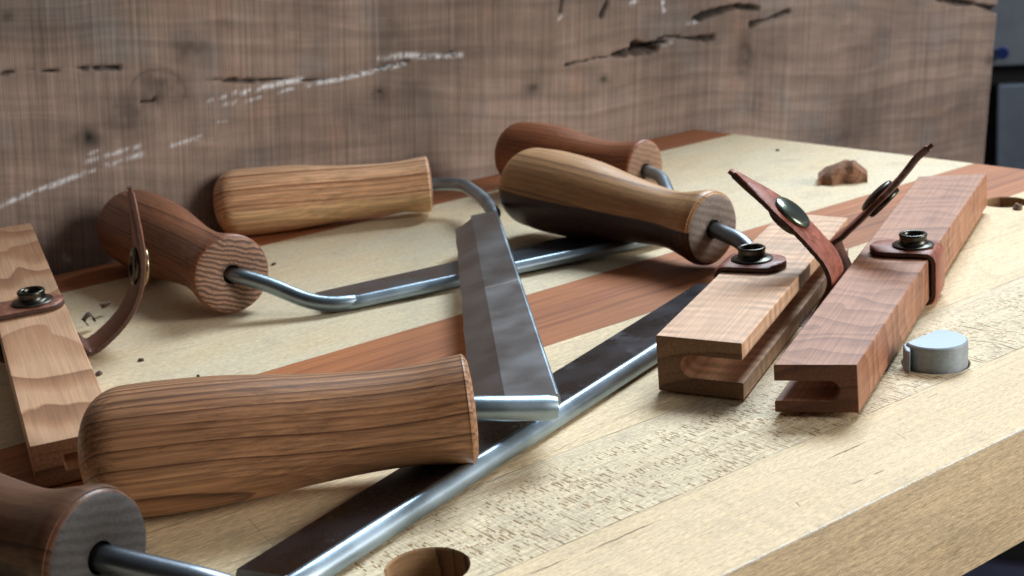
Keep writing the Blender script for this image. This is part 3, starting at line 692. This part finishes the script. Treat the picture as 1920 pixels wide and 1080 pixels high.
def section(h, slot_z0, slot_z1, depth, opens):
    """guard cross section in (x 0..1, z 0..1) with a blade slot open to one side"""
    r = (slot_z1-slot_z0)/2; zc = (slot_z0+slot_z1)/2; pts = []
    rx = r*h[1]/h[0]
    arc = [(depth-rx+rx*math.cos(t), zc+r*math.sin(t)) for t in [(-90+180*k/8)*math.pi/180 for k in range(9)]]
    if opens == 'L': return [(0, 0), (1, 0), (1, 1), (0, 1), (0, slot_z1)] + arc[::-1] + [(0, slot_z0)]
    arc = [(1-x, z) for x, z in arc]
    return [(0, 0), (1, 0), (1, slot_z0)] + arc + [(1, slot_z1), (1, 1), (0, 1)]
def guard_block(parent, nl, nr, fl, fr_, h, sect, mat, lean=0.0):
    """nl, nr, fl, fr_: bottom corners (near left, near right, far left, far right)"""
    ax = ((fl+fr_)/2-(nl+nr)/2); Ln = ax.length; y_ = ax.normalized(); x_ = (nr-nl); x_ = (x_-y_*x_.dot(y_)).normalized(); z_ = x_.cross(y_)
    M4 = Matrix((x_, y_, z_)).transposed().to_4x4(); M4.translation = nl; inv = M4.inverted()
    bm = bmesh.new(); prev = None; n = 24
    for i in range(n+1):
        t = i/n; a = inv @ nl.lerp(fl, t); b = inv @ nr.lerp(fr_, t)
        cur = [bm.verts.new((a+(b-a)*sx+Vector((lean*sz*sx, 0, h*sz)))) for sx, sz in sect]
        if prev:
            for k in range(len(cur)): bm.faces.new((prev[k], prev[(k+1) % len(cur)], cur[(k+1) % len(cur)], cur[k]))
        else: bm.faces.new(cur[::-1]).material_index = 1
        prev = cur
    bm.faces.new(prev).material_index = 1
    return link('wood_block', bm, mat, parent, M4, smooth=30, bevel=.00035)

def ribbon(parent, pts, wdir, hw, mats, tip=0.0, tip0=0.0, thick=.0024, name='strap'):
    """leather strap: pts centre line, wdir width direction, hw half width; tip = length that tapers to a point"""
    n = len(pts); L = [0.0]
    for a, b in zip(pts, pts[1:]): L.append(L[-1]+(b-a).length)
    tot = L[-1]; bm = bmesh.new(); prev = None
    org = pts[0]
    for i, p in enumerate(pts):
        t = (pts[min(i+1, n-1)]-pts[max(i-1, 0)]).normalized(); w = (wdir-t*wdir.dot(t)).normalized(); nn = t.cross(w)
        k = 1.0; s_ = tot-L[i]
        if tip and s_ < tip: k = max(.16, (s_/tip)**.85)
        if tip0 and L[i] < tip0: k = max(.12, math.sqrt(max(0, 1-(1-L[i]/tip0)**2)))
        jit = 1+.012*math.sin(L[i]*2100)+.01*math.sin(L[i]*5300)
        W_ = w*hw*k*jit; N_ = nn*thick/2*(1 if s_ > .002 else .6)
        r = .86
        row = [-W_-N_*.55, -W_*r-N_, Vector((0, 0, 0))-N_, W_*r-N_, W_-N_*.55, W_+N_*.55, W_*r+N_, Vector((0, 0, 0))+N_, -W_*r+N_, -W_+N_*.55]
        cur = [bm.verts.new(p-org+q) for q in row]
        if prev:
            for j in range(10):
                f = bm.faces.new((prev[j], prev[(j+1) % 10], cur[(j+1) % 10], cur[j]))
                f.material_index = 1 if j in (4, 9) else (2 if j in (0, 1, 2, 3) else 0)
        else: bm.faces.new(cur[::-1]).material_index = 1
        prev = cur
    bm.faces.new(prev).material_index = 1
    return link(name, bm, mats, parent, Matrix.Translation(org), smooth=50)

def stud(parent, pos, n, s=1.0):
    fr = frame(pos, n, Vector((.3, .2, .1)))
    bm = bmesh.new()
    q = lambda L_: [(r*.001*s, z*.001*s) for r, z in L_]
    lathe(bm, q([(0, .2), (6.2, .2), (6.9, .35), (7.0, .7), (6.6, 1.0), (5.4, 1.15), (4.7, 1.5), (4.5, 3.2), (4.75, 3.9), (4.65, 4.4), (4.3, 4.65), (3.8, 4.55), (3.4, 4.2), (3.2, 3.4), (3.15, 1.4), (0, 1.3)]), 48)
    link('snap_stud', bm, m_snap, parent, fr, smooth=60)
def cap(parent, pos, n, mat, s=1.0):
    fr = frame(pos, n, Vector((.3, .2, .1))); bm = bmesh.new()
    q = lambda L_: [(r*.001*s, z*.001*s) for r, z in L_]
    lathe(bm, q([(0, 0), (6.6, 0), (7.0, .3), (7.05, .8), (6.7, 1.25), (5.4, 1.75), (3.6, 2.1), (1.8, 2.25), (0, 2.3)]), 48)
    link('snap_cap', bm, mat, parent, fr, smooth=60)
def socket(parent, pos, n, mat, s=1.0):
    fr = frame(pos, n, Vector((.3, .2, .1))); bm = bmesh.new()
    q = lambda L_: [(r*.001*s, z*.001*s) for r, z in L_]
    lathe(bm, q([(0, 0), (6.3, 0), (6.8, .3), (6.8, 1.3), (6.4, 1.7), (5.2, 1.9), (4.6, 1.7), (4.3, 1.0), (0, .9)]), 48)
    link('snap_socket', bm, mat, parent, fr, smooth=60)

def strap_path(c_left, gp, zb, w, h, start, wrap_first, tail_px, plane_n, t=.0024):
    """closed wrap round the block then a free tail; c_left: left bottom point of the block at the strap, gp: unit vector to the right"""
    o = t/2+.0002
    def q(x, z): return c_left + gp*x + Z*z
    if wrap_first == 'right':   # starts on top, runs right, down, under, out at the left
        pts = [q(start, h+o), q(w+o, h+o), q(w+o, -o), q(-.002, -o)]
    else:
        pts = [q(start, h+o), q(-o, h+o), q(-o, -o), q(w+.002, -o)]
    tail = [onplane(x, y, c_left, plane_n) for x, y in tail_px]
    body = fillet(pts, .0035, 6)
    dense = []
    for a, b in zip(body, body[1:]):
        m = max(1, int((b-a).length/.0012)); dense += [a.lerp(b, k/m) for k in range(m)]
    sp = spline([body[-1]]+tail, 14)
    return dense+sp, sp

def lerp_on(a, b, t): return a+(b-a)*t

# guard 2 : left one of the right-hand pair
def make_guard(name, label, nl, nr, fl, fr_, h, sect, mat, lean=0.0):
    root = empty(name, (nl+nr)*.5, label, 'blade guard', 'wooden blade guards with leather straps')
    guard_block(root, nl, nr, fl, fr_, h, sect, mat, lean); return root

g2_m = wood('curly pale cherry', (.70, .45, .30), (.60, .37, .235), (.40, .21, .12), period=5, centre=(-60, 25), warp=6, stretch=.2, axis='Y', rough=.5, coat=.08, fibre=.45, ringamt=.4, curl=.22, pores=.25)
g3_m = wood('wavy figured cherry', (.45, .215, .13), (.33, .145, .085), (.13, .05, .028), period=8, centre=(-200, -34), warp=15, swirl=(.10, .050, 3.4, (.8, .6, 1)), axis='Y', off=(5, 9, 30), rough=.5, coat=.08, fibre=.5, ringamt=.9, curl=.05, pores=.3)
g1_m = wood('crotch figured cherry', (.62, .38, .235), (.43, .225, .125), (.17, .075, .042), period=17, centre=(-200, -20), warp=20, swirl=(.026, .026, 3.3, (1.2, 1.5, .6)), axis='Y', off=(33, 12, 47), rough=.5, coat=.1, fibre=.4, ringamt=1.0, pores=.25)

def G(px, py, ztop, h):  # bottom corner below a top corner seen at a pixel
    return P(px, py, ztop)-Z*h
def eg(name, l, m_, d, **k): return wood(name, l, m_, d, axis='Y', rough=.6, coat=.03, fibre=.6, pores=.6, **k)  # darker end grain; the shade on the front ends is put into its colour
e2 = eg('shaded end grain pale cherry', (.24, .125, .065), (.19, .095, .048), (.12, .055, .028), period=5, centre=(-60, 25), warp=2)
e3 = eg('shaded end grain cherry', (.16, .065, .038), (.12, .045, .028), (.07, .025, .016), period=4, centre=(-60, 25), warp=2)
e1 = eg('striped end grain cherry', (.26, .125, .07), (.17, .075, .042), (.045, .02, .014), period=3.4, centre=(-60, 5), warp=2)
# ---- guard 2
H2 = .0172; z2 = .0006
nl, nr = G(1229, 629, z2+H2, H2), G(1391, 644, z2+H2, H2); fl, fr_ = G(1466, 398, z2+H2, H2), G(1590, 408, z2+H2, H2)
gd2 = ((fl+fr_)/2-(nl+nr)/2).normalized(); gp2 = Vector((gd2.y, -gd2.x, 0))
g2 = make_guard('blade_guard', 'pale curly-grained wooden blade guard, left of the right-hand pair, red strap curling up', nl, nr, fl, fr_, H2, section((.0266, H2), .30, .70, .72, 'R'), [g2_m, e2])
def at_guard(nl, nr, fl, fr_, gd, sp):
    t = (sp-nl).dot(gd)/((fl-nl).dot(gd)); t2 = (sp-nr).dot(gd)/((fr_-nr).dot(gd)); a = nl.lerp(fl, t); b = nr.lerp(fr_, t2)
    return a, b
def do_strap(g, nl, nr, fl, fr_, gd, h, snap_px, start_off, side, tail_px, mats, cap_i, cap_mats, hw=.0076, tipl=.022, hw_tip=None):
    sp = P(snap_px[0], snap_px[1], nl.z+h+.0024); a, b = at_guard(nl, nr, fl, fr_, gd, sp); gp = (b-a).normalized(); w = (b-a).length
    a = a + gd*((sp-a).dot(gd)); xs = (sp-a).dot(gp)
    start = xs+start_off if side == 'left' else xs-start_off
    path, tail = strap_path(a, gp, 0, w, h, start, side, tail_px, gd)
    st = ribbon(g, path, gd if side == 'right' else -gd, hw, mats, tip=tipl, tip0=.007)
    stud(g, a+gp*xs+Z*(h+.0024), Z)
    i = min(range(1, len(tail)-1), key=lambda k: abs((tail[k]-onplane(cap_i[0], cap_i[1], a, gd)).length))
    t = (tail[i+1]-tail[i-1]).normalized(); nn = t.cross(gd).normalized()
    return tail[i], nn, st
c, nn, st = do_strap(g2, nl, nr, fl, fr_, gd2, H2, (1410, 487), .0115, 'left',
    [(1548, 562), (1566, 522), (1556, 487), (1530, 455), (1505, 428), (1478, 403), (1440, 372), (1402, 345), (1368, 320)], [lea_red, lea_edge, lea_dull], (1480, 405), None, hw=.0086)
if nn.z < 0: nn = -nn
cap(g2, c+nn*.0011, nn, m_cap); socket(g2, c-nn*.0011, -nn, m_snap)

# ---- guard 3
H3 = .0140; z3 = .0016
nl, nr = G(1450, 684, z3+H3, H3), G(1610, 684, z3+H3, H3); fl, fr_ = G(1722, 331, z3+H3+.001, H3), G(1852, 325, z3+H3+.001, H3)
gd3 = ((fl+fr_)/2-(nl+nr)/2).normalized()
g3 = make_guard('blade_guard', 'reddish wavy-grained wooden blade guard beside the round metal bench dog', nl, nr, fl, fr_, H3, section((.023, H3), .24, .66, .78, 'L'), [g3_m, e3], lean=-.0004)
c, nn, st = do_strap(g3, nl, nr, fl, fr_, gd3, H3, (1712, 464), .0145, 'right',
    [(1565, 462), (1590, 432), (1622, 402), (1648, 375), (1680, 344), (1702, 318), (1722, 293), (1750, 270)], [lea_red, lea_edge, lea_dull], (1650, 372), None, hw=.0080)
cap(g3, c+nn*.0011, nn, m_snap, .98); socket(g3, c-nn*.0011, -nn, m_snap, .98)

# ---- guard 1 (left, its far end resting higher against the slab)
H1 = .0130; pb = v*.588
top_fr = onplane(57, 417, pb, v)
nl = G(54, 837, H1+.0004, H1); near_dir = (P(150, 822, H1)-P(54, 837, H1)).normalized()
rt = P(170, 677, H1+.005); 
ax = (top_fr-P(186, 722, H1+.002)); ax.normalize(); wd = Vector((ax.y, -ax.x, 0)).normalized()
nr = nl+wd*.0235; fr_ = top_fr-Z*H1
# put the right edge on the line seen in the photograph
shift = (P(200, 750, H1+.0015)-Z*H1); tt = (shift-fr_).dot((nl-fr_).normalized())
fl = fr_-wd*.0235
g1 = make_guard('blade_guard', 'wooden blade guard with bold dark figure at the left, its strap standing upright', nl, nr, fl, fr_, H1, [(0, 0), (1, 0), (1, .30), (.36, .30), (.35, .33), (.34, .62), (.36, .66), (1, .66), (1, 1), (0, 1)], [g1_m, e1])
gd1 = ((fl+fr_)/2-(nl+nr)/2).normalized()
def strap1():
    # the block rises towards its far end, so find the snap on its top plane
    n_ = gd1.cross(wd).normalized(); n_ = n_ if n_.z > 0 else -n_
    sp = onplane(62, 568, nl+n_*(H1+.0024), n_)
    t = (sp-nl).dot(gd1)/((fl-nl).dot(gd1)); a = nl.lerp(fl, t); b = nr.lerp(fr_, t); gp = (b-a).normalized(); w = (b-a).length
    xs = (sp-a).dot(gp)
    path, tail = strap_path(a, gp, 0, w, H1, xs+.0105, 'left', [(168, 650), (205, 622), (238, 582), (257, 535), (262, 485), (258, 440), (251, 395), (243, 350)], gd1)
    ribbon(g1, path, -gd1, .0076, [lea_mid, lea_edge, lea_dull], tip=.022, tip0=.007)
    stud(g1, a+gp*xs+Z*(H1+.0024), n_)
    cpos = onplane(260, 500, a, gd1); i = min(range(1, len(tail)-1), key=lambda k: (tail[k]-cpos).length)
    t_ = (tail[i+1]-tail[i-1]).normalized(); nn = t_.cross(gd1).normalized()
    if nn.dot(wd) < 0: nn = -nn
    cap(g1, tail[i]+nn*.0011, nn, m_brass, .98); socket(g1, tail[i]-nn*.0011, -nn, m_snap, .98)
strap1()

# ------------------------------------------------------------------ bench dog
def build_dog():
    a, b, r = HOLES[1]; root_p = ab(a, b, 0)
    root = empty('bench_dog', root_p, 'round grey aluminium bench dog with a flat face, set in a bench hole', 'bench dog')
    R_ = 9.3; hgt = .0076
    fdir = math.radians(-10)
    # flat faces the left guard side: direction in world
    c1_, c2_ = P(1704, 640, hgt), P(1768, 613, hgt); q_ = c2_-c1_; ang = math.atan2(q_.x, -q_.y)
    if Vector((math.cos(ang), math.sin(ang), 0)).dot((c1_-root_p)) < 0: ang += math.pi
    CD = max(1.5, min(8, Vector((math.cos(ang), math.sin(ang), 0)).dot(c1_-root_p)*1000))
    bm = bmesh.new()
    def outline(rr, cutd):
        pts = []; ca = math.acos(cutd/rr) if cutd < rr else 0
        n = 56
        for k in range(n+1):
            t = ang+ca+(2*math.pi-2*ca)*k/n; pts.append((rr*math.cos(t), rr*math.sin(t)))
        return pts
    prev = None
    for z_, rr, cd in ((-.030, R_, CD), (hgt-.0008, R_, CD), (hgt-.0003, R_-.2, CD-.1), (hgt, R_-.6, CD-.3)):
        cur = [bm.verts.new((x*.001, y*.001, z_)) for x, y in outline(rr, cd)]
        if prev:
            m = len(cur)
            for k in range(m): bm.faces.new((prev[k], prev[(k+1) % m], cur[(k+1) % m], cur[k]))
        else: bm.faces.new(cur[::-1])
        prev = cur
    bm.faces.new(prev)
    alu = simple('matt grey aluminium', (.31, .365, .41), .55, metallic=.35, nz=.12, scale=.8)
    link('dog_body', bm, alu, root, Matrix.Translation(root_p), smooth=30)
    # spring clip strip on the flat side
    bm = bmesh.new(); poly = [P(x, y, hgt-.0009)-root_p for x, y in ((1693, 645), (1712, 636), (1714, 642), (1708, 652), (1706, 660), (1697, 656))]
    ring_ = [[bm.verts.new((q.x, q.y, z_)) for q in poly] for z_ in (-.028, hgt-.0009)]
    m = len(poly)
    for k in range(m): bm.faces.new((ring_[0][k], ring_[0][(k+1) % m], ring_[1][(k+1) % m], ring_[1][k]))
    bm.faces.new(ring_[0][::-1]); bm.faces.new(ring_[1])
    link('clamping_face', bm, alu, root, Matrix.Translation(root_p), smooth=30, bevel=.0004)
build_dog()

# ------------------------------------------------------------------ chip and crumbs
def lump(name, pos, dims, rot, mat, label, cat, group=None, seed=0, amp=.35, sub=3):
    bm = bmesh.new(); bmesh.ops.create_icosphere(bm, subdivisions=sub, radius=1)
    for w in bm.verts:
        n_ = mnoise.noise(w.co*1.3+Vector((seed*7.1, 0, 0))); n2_ = mnoise.noise(w.co*4+Vector((0, seed*3.3, 0)))
        c_ = w.co*(1+amp*n_+amp*.3*n2_); c_.z = max(c_.z, -.55)
        w.co = Vector((c_.x*dims[0], c_.y*dims[1], (c_.z+.55)*dims[2]))
    o = link(name, bm, mat, None, Matrix.Translation(pos)@Matrix.Rotation(rot, 4, 'Z'), smooth=25); return tag(o, label, cat, group)
chip_m = wood('bark chip', (.34, .18, .11), (.22, .115, .075), (.10, .05, .035), period=1.3, centre=(-20, 10), warp=3, stretch=.3, axis='X', rough=.8, coat=0)
def chip():
    bm = bmesh.new(); n, m = 22, 9; rows = []
    for i in range(n):
        t = i/(n-1); row = []
        for k in range(m):
            a = math.pi*(k/(m-1)); hgt = .0115*(math.sin(math.pi*min(1, .18+t*.75))**.6)*(1+.25*mnoise.noise(Vector((t*6, k*.5, 2))))
            wid = .0085*(1-.55*t)*(1+.3*mnoise.noise(Vector((t*5, k*.7, 9))))
            row.append(bm.verts.new(((t-.5)*.023, -math.cos(a)*wid, math.sin(a)**.8*hgt*(.55+.6*t if t < .75 else 1.0))))
        rows.append(row)
    for A_, B_ in zip(rows, rows[1:]):
        for k in range(m-1): bm.faces.new((A_[k], A_[k+1], B_[k+1], B_[k]))
        bm.faces.new((A_[m-1], A_[0], B_[0], B_[m-1]))
    bm.faces.new(rows[0][::-1]); bm.faces.new(rows[-1])
    o = link('wood_chip', bm, chip_m, None, Matrix.Translation(P(1580, 340))@Matrix.Rotation(-.25, 4, 'Z'), smooth=22)
    tag(o, 'small rough brown wood chip lying on the pale planks near the far bench end', 'wood chip')
chip()
dark_m = simple('dark wood crumb', (.075, .05, .035), .85); brown_m = simple('brown wood shaving', (.20, .13, .095), .8)
def shaving(px, py, sc, rot, mat, label, ln=2.4):
    bm = bmesh.new(); prev = None
    for i in range(26):
        t = i/25; a = t*ln; r = .0045*(1-.45*t)
        c_ = Vector((r*math.cos(a)+.004*t, .0, r*math.sin(a)*.9+.0030)); w_ = .0030*math.sin(math.pi*(.12+.8*t))
        pts = [c_+Vector((0, -w_, .0004)), c_+Vector((0, w_, .0011*math.sin(9*t))), c_+Vector((.0003, w_, .0003+.0011*math.sin(9*t))), c_+Vector((.0003, -w_, -.0001))]
        cur = [bm.verts.new(Vector((q.x, q.y, max(.0001, q.z)))*sc) for q in pts]
        if prev:
            for k in range(4): bm.faces.new((prev[k], prev[(k+1) % 4], cur[(k+1) % 4], cur[k]))
        else: bm.faces.new(cur[::-1])
        prev = cur
    bm.faces.new(prev)
    o = link('wood_shaving', bm, mat, None, Matrix.Translation(P(px, py))@Matrix.Rotation(rot, 4, 'Z'), smooth=40); tag(o, label, 'shaving', 'wood shavings by the left guard')
shaving(158, 622, .95, .6, dark_m, 'dark curled wood shaving beside the left blade guard', 3.6)
shaving(208, 592, .85, 2.4, brown_m, 'small brown curled shaving inside the bend of the upright strap', 2.6)
crumbs = [(265, 677, .0008, 'left of the front handle, below the upright strap'), (186, 703, .0010, 'against the right edge of the left guard'), (372, 706, .0005, 'just above the streaked front handle'),
    (513, 497, .0008, 'just right of the striped end grain'), (762, 973, .0008, 'just behind the bored hole at the front'), (1458, 283, .0008, 'behind the pointed tip of the curling red strap'), (1908, 392, .0018, 'at the far right beside the bored hole'), (1745, 505, .0005, 'right of the strap with the round snap on the right guard')]
for i, (px, py, s_, where) in enumerate(crumbs):
    lump('wood_crumb', P(px, py), (s_*1.5, s_, s_*.9), i*1.3, dark_m if i != 6 else brown_m, 'dark wood crumb '+where, 'crumb', 'wood crumbs on the workbench', i, sub=2)

# ------------------------------------------------------------------ background: floor and out-of-focus cabinet
bm = bmesh.new()
for q in (((-8, -8), (8, -8), (8, 8), (-8, 8)),): bm.faces.new([bm.verts.new((x, y, -.84)) for x, y in q])
fl_o = link('floor', bm, simple('dark slate floor', (.028, .027, .055), .6, scale=.004), None, None, smooth=0); tag(fl_o, kind='structure')
def box(bm, x0, x1, y0, y1, z0, z1):
    vs = [bm.verts.new((x, y, z_)) for z_ in (z0, z1) for x, y in ((x0, y0), (x1, y0), (x1, y1), (x0, y1))]
    for q in ((0, 1, 2, 3), (4, 7, 6, 5), (0, 4, 5, 1), (1, 5, 6, 2), (2, 6, 7, 3), (3, 7, 4, 0)): bm.faces.new([vs[i] for i in q])
def cabinet():
    d = ray(1888, 150).normalized(); c0 = CAM + d*(1.75/d.dot(F))
    fd = Vector((d.x, d.y, 0)).normalized(); sd = Vector((fd.y, -fd.x, 0))
    M4 = Matrix((sd, fd, Z)).transposed().to_4x4(); M4.translation = c0
    root = empty('tool_cabinet', Vector((c0.x, c0.y, -.84)), 'blurred blue-grey cabinet with drawer and dark gaps in the far right background', 'cabinet')
    grey = simple('blue grey paint', (.20, .24, .29), .5, scale=.01); dark = simple('cabinet shadow gap lining', (.012, .012, .014), .7); blue = simple('blue knob', (.01, .03, .16), .4)
    zb = -.84-c0.z
    bm = bmesh.new(); box(bm, -.55, .75, .02, .5, zb, .75); link('carcass', bm, dark, root, M4, smooth=0, bevel=.002)
    bm = bmesh.new(); box(bm, -.50, .70, 0, .0198, .018, .70); link('drawer_front', bm, grey, root, M4, smooth=0, bevel=.003)
    bm = bmesh.new(); box(bm, -.012, .70, 0, .0198, zb+.1, -.006); link('door', bm, simple('darker blue grey paint', (.15, .19, .25), .5, scale=.01), root, M4, smooth=0, bevel=.003)
    kp = M4.inverted() @ onplane(1880, 97, c0, fd)
    bm = bmesh.new(); lathe(bm, [(0, -.02), (.007, -.02), (.008, -.014), (.006, -.002), (.006, 0)], 24); link('knob', bm, blue, root, M4@Matrix.Translation((kp.x, 0, kp.z))@Matrix.Rotation(-math.pi/2, 4, 'X'), smooth=50)
cabinet()

# ------------------------------------------------------------------ camera
cam = bpy.data.cameras.new('camera'); co = bpy.data.objects.new('camera', cam); COL.objects.link(co)
mc = Matrix((R, U, -F)).transposed().to_4x4(); mc.translation = CAM; co.matrix_world = mc
cam.sensor_width = 36; cam.lens = FPX/1920*36; cam.clip_start = .01; cam.clip_end = 60
cam.dof.use_dof = True; cam.dof.focus_distance = .385; cam.dof.aperture_fstop = 28
scene.camera = co

# ------------------------------------------------------------------ light: one tall window behind right, soft room
def area(name, pos, target, sx, sy, power, col):
    l = bpy.data.lights.new(name, 'AREA'); l.shape = 'RECTANGLE'; l.size = sx; l.size_y = sy; l.energy = power; l.color = col
    o = bpy.data.objects.new(name, l); COL.objects.link(o); o.location = pos
    o.rotation_euler = (Vector(target)-Vector(pos)).to_track_quat('-Z', 'Y').to_euler(); return o
area('window_light', (.75, 1.75, 1.55), (.05, .45, 0), 1.0, .8, 58, (.80, .92, 1.0))
area('side_fill_light', (2.0, -.25, .75), (.1, .5, 0), .8, .9, 33, (1.0, .94, .86))  # soft fill from the right, added to brighten bench front and slab
w = bpy.data.worlds.new('World'); scene.world = w; w.use_nodes = True
nt = w.node_tree; bg = nt.nodes['Background']; tc = nt.nodes.new('ShaderNodeTexCoord')
dp = nt.nodes.new('ShaderNodeVectorMath'); dp.operation = 'DOT_PRODUCT'; dp.inputs[1].default_value = (.62, .42, .66); nt.links.new(tc.outputs['Generated'], dp.inputs[0])
rp = nt.nodes.new('ShaderNodeValToRGB'); nt.links.new(dp.outputs['Value'], rp.inputs[0]); cr = rp.color_ramp
cr.elements[0].position = 0.0; cr.elements[0].color = (.10, .085, .07, 1); cr.elements[1].position = 1.0; cr.elements[1].color = (.95, 1.0, 1.08, 1)
e_ = cr.elements.new(.45); e_.color = (.40, .40, .40, 1)
nt.links.new(rp.outputs[0], bg.inputs[0]); bg.inputs[1].default_value = .21

scene.view_settings.view_transform = 'Standard'; scene.view_settings.look = 'None'; scene.view_settings.gamma = 1; scene.view_settings.exposure = .2
scene.render.engine = 'CYCLES'; scene.cycles.max_bounces = 8
scene.cycles.use_denoising = True
try:
    scene.cycles.denoiser = 'OPENIMAGEDENOISE'; scene.cycles.denoising_input_passes = 'RGB_ALBEDO_NORMAL'; scene.cycles.denoising_prefilter = 'NONE'
except Exception: pass
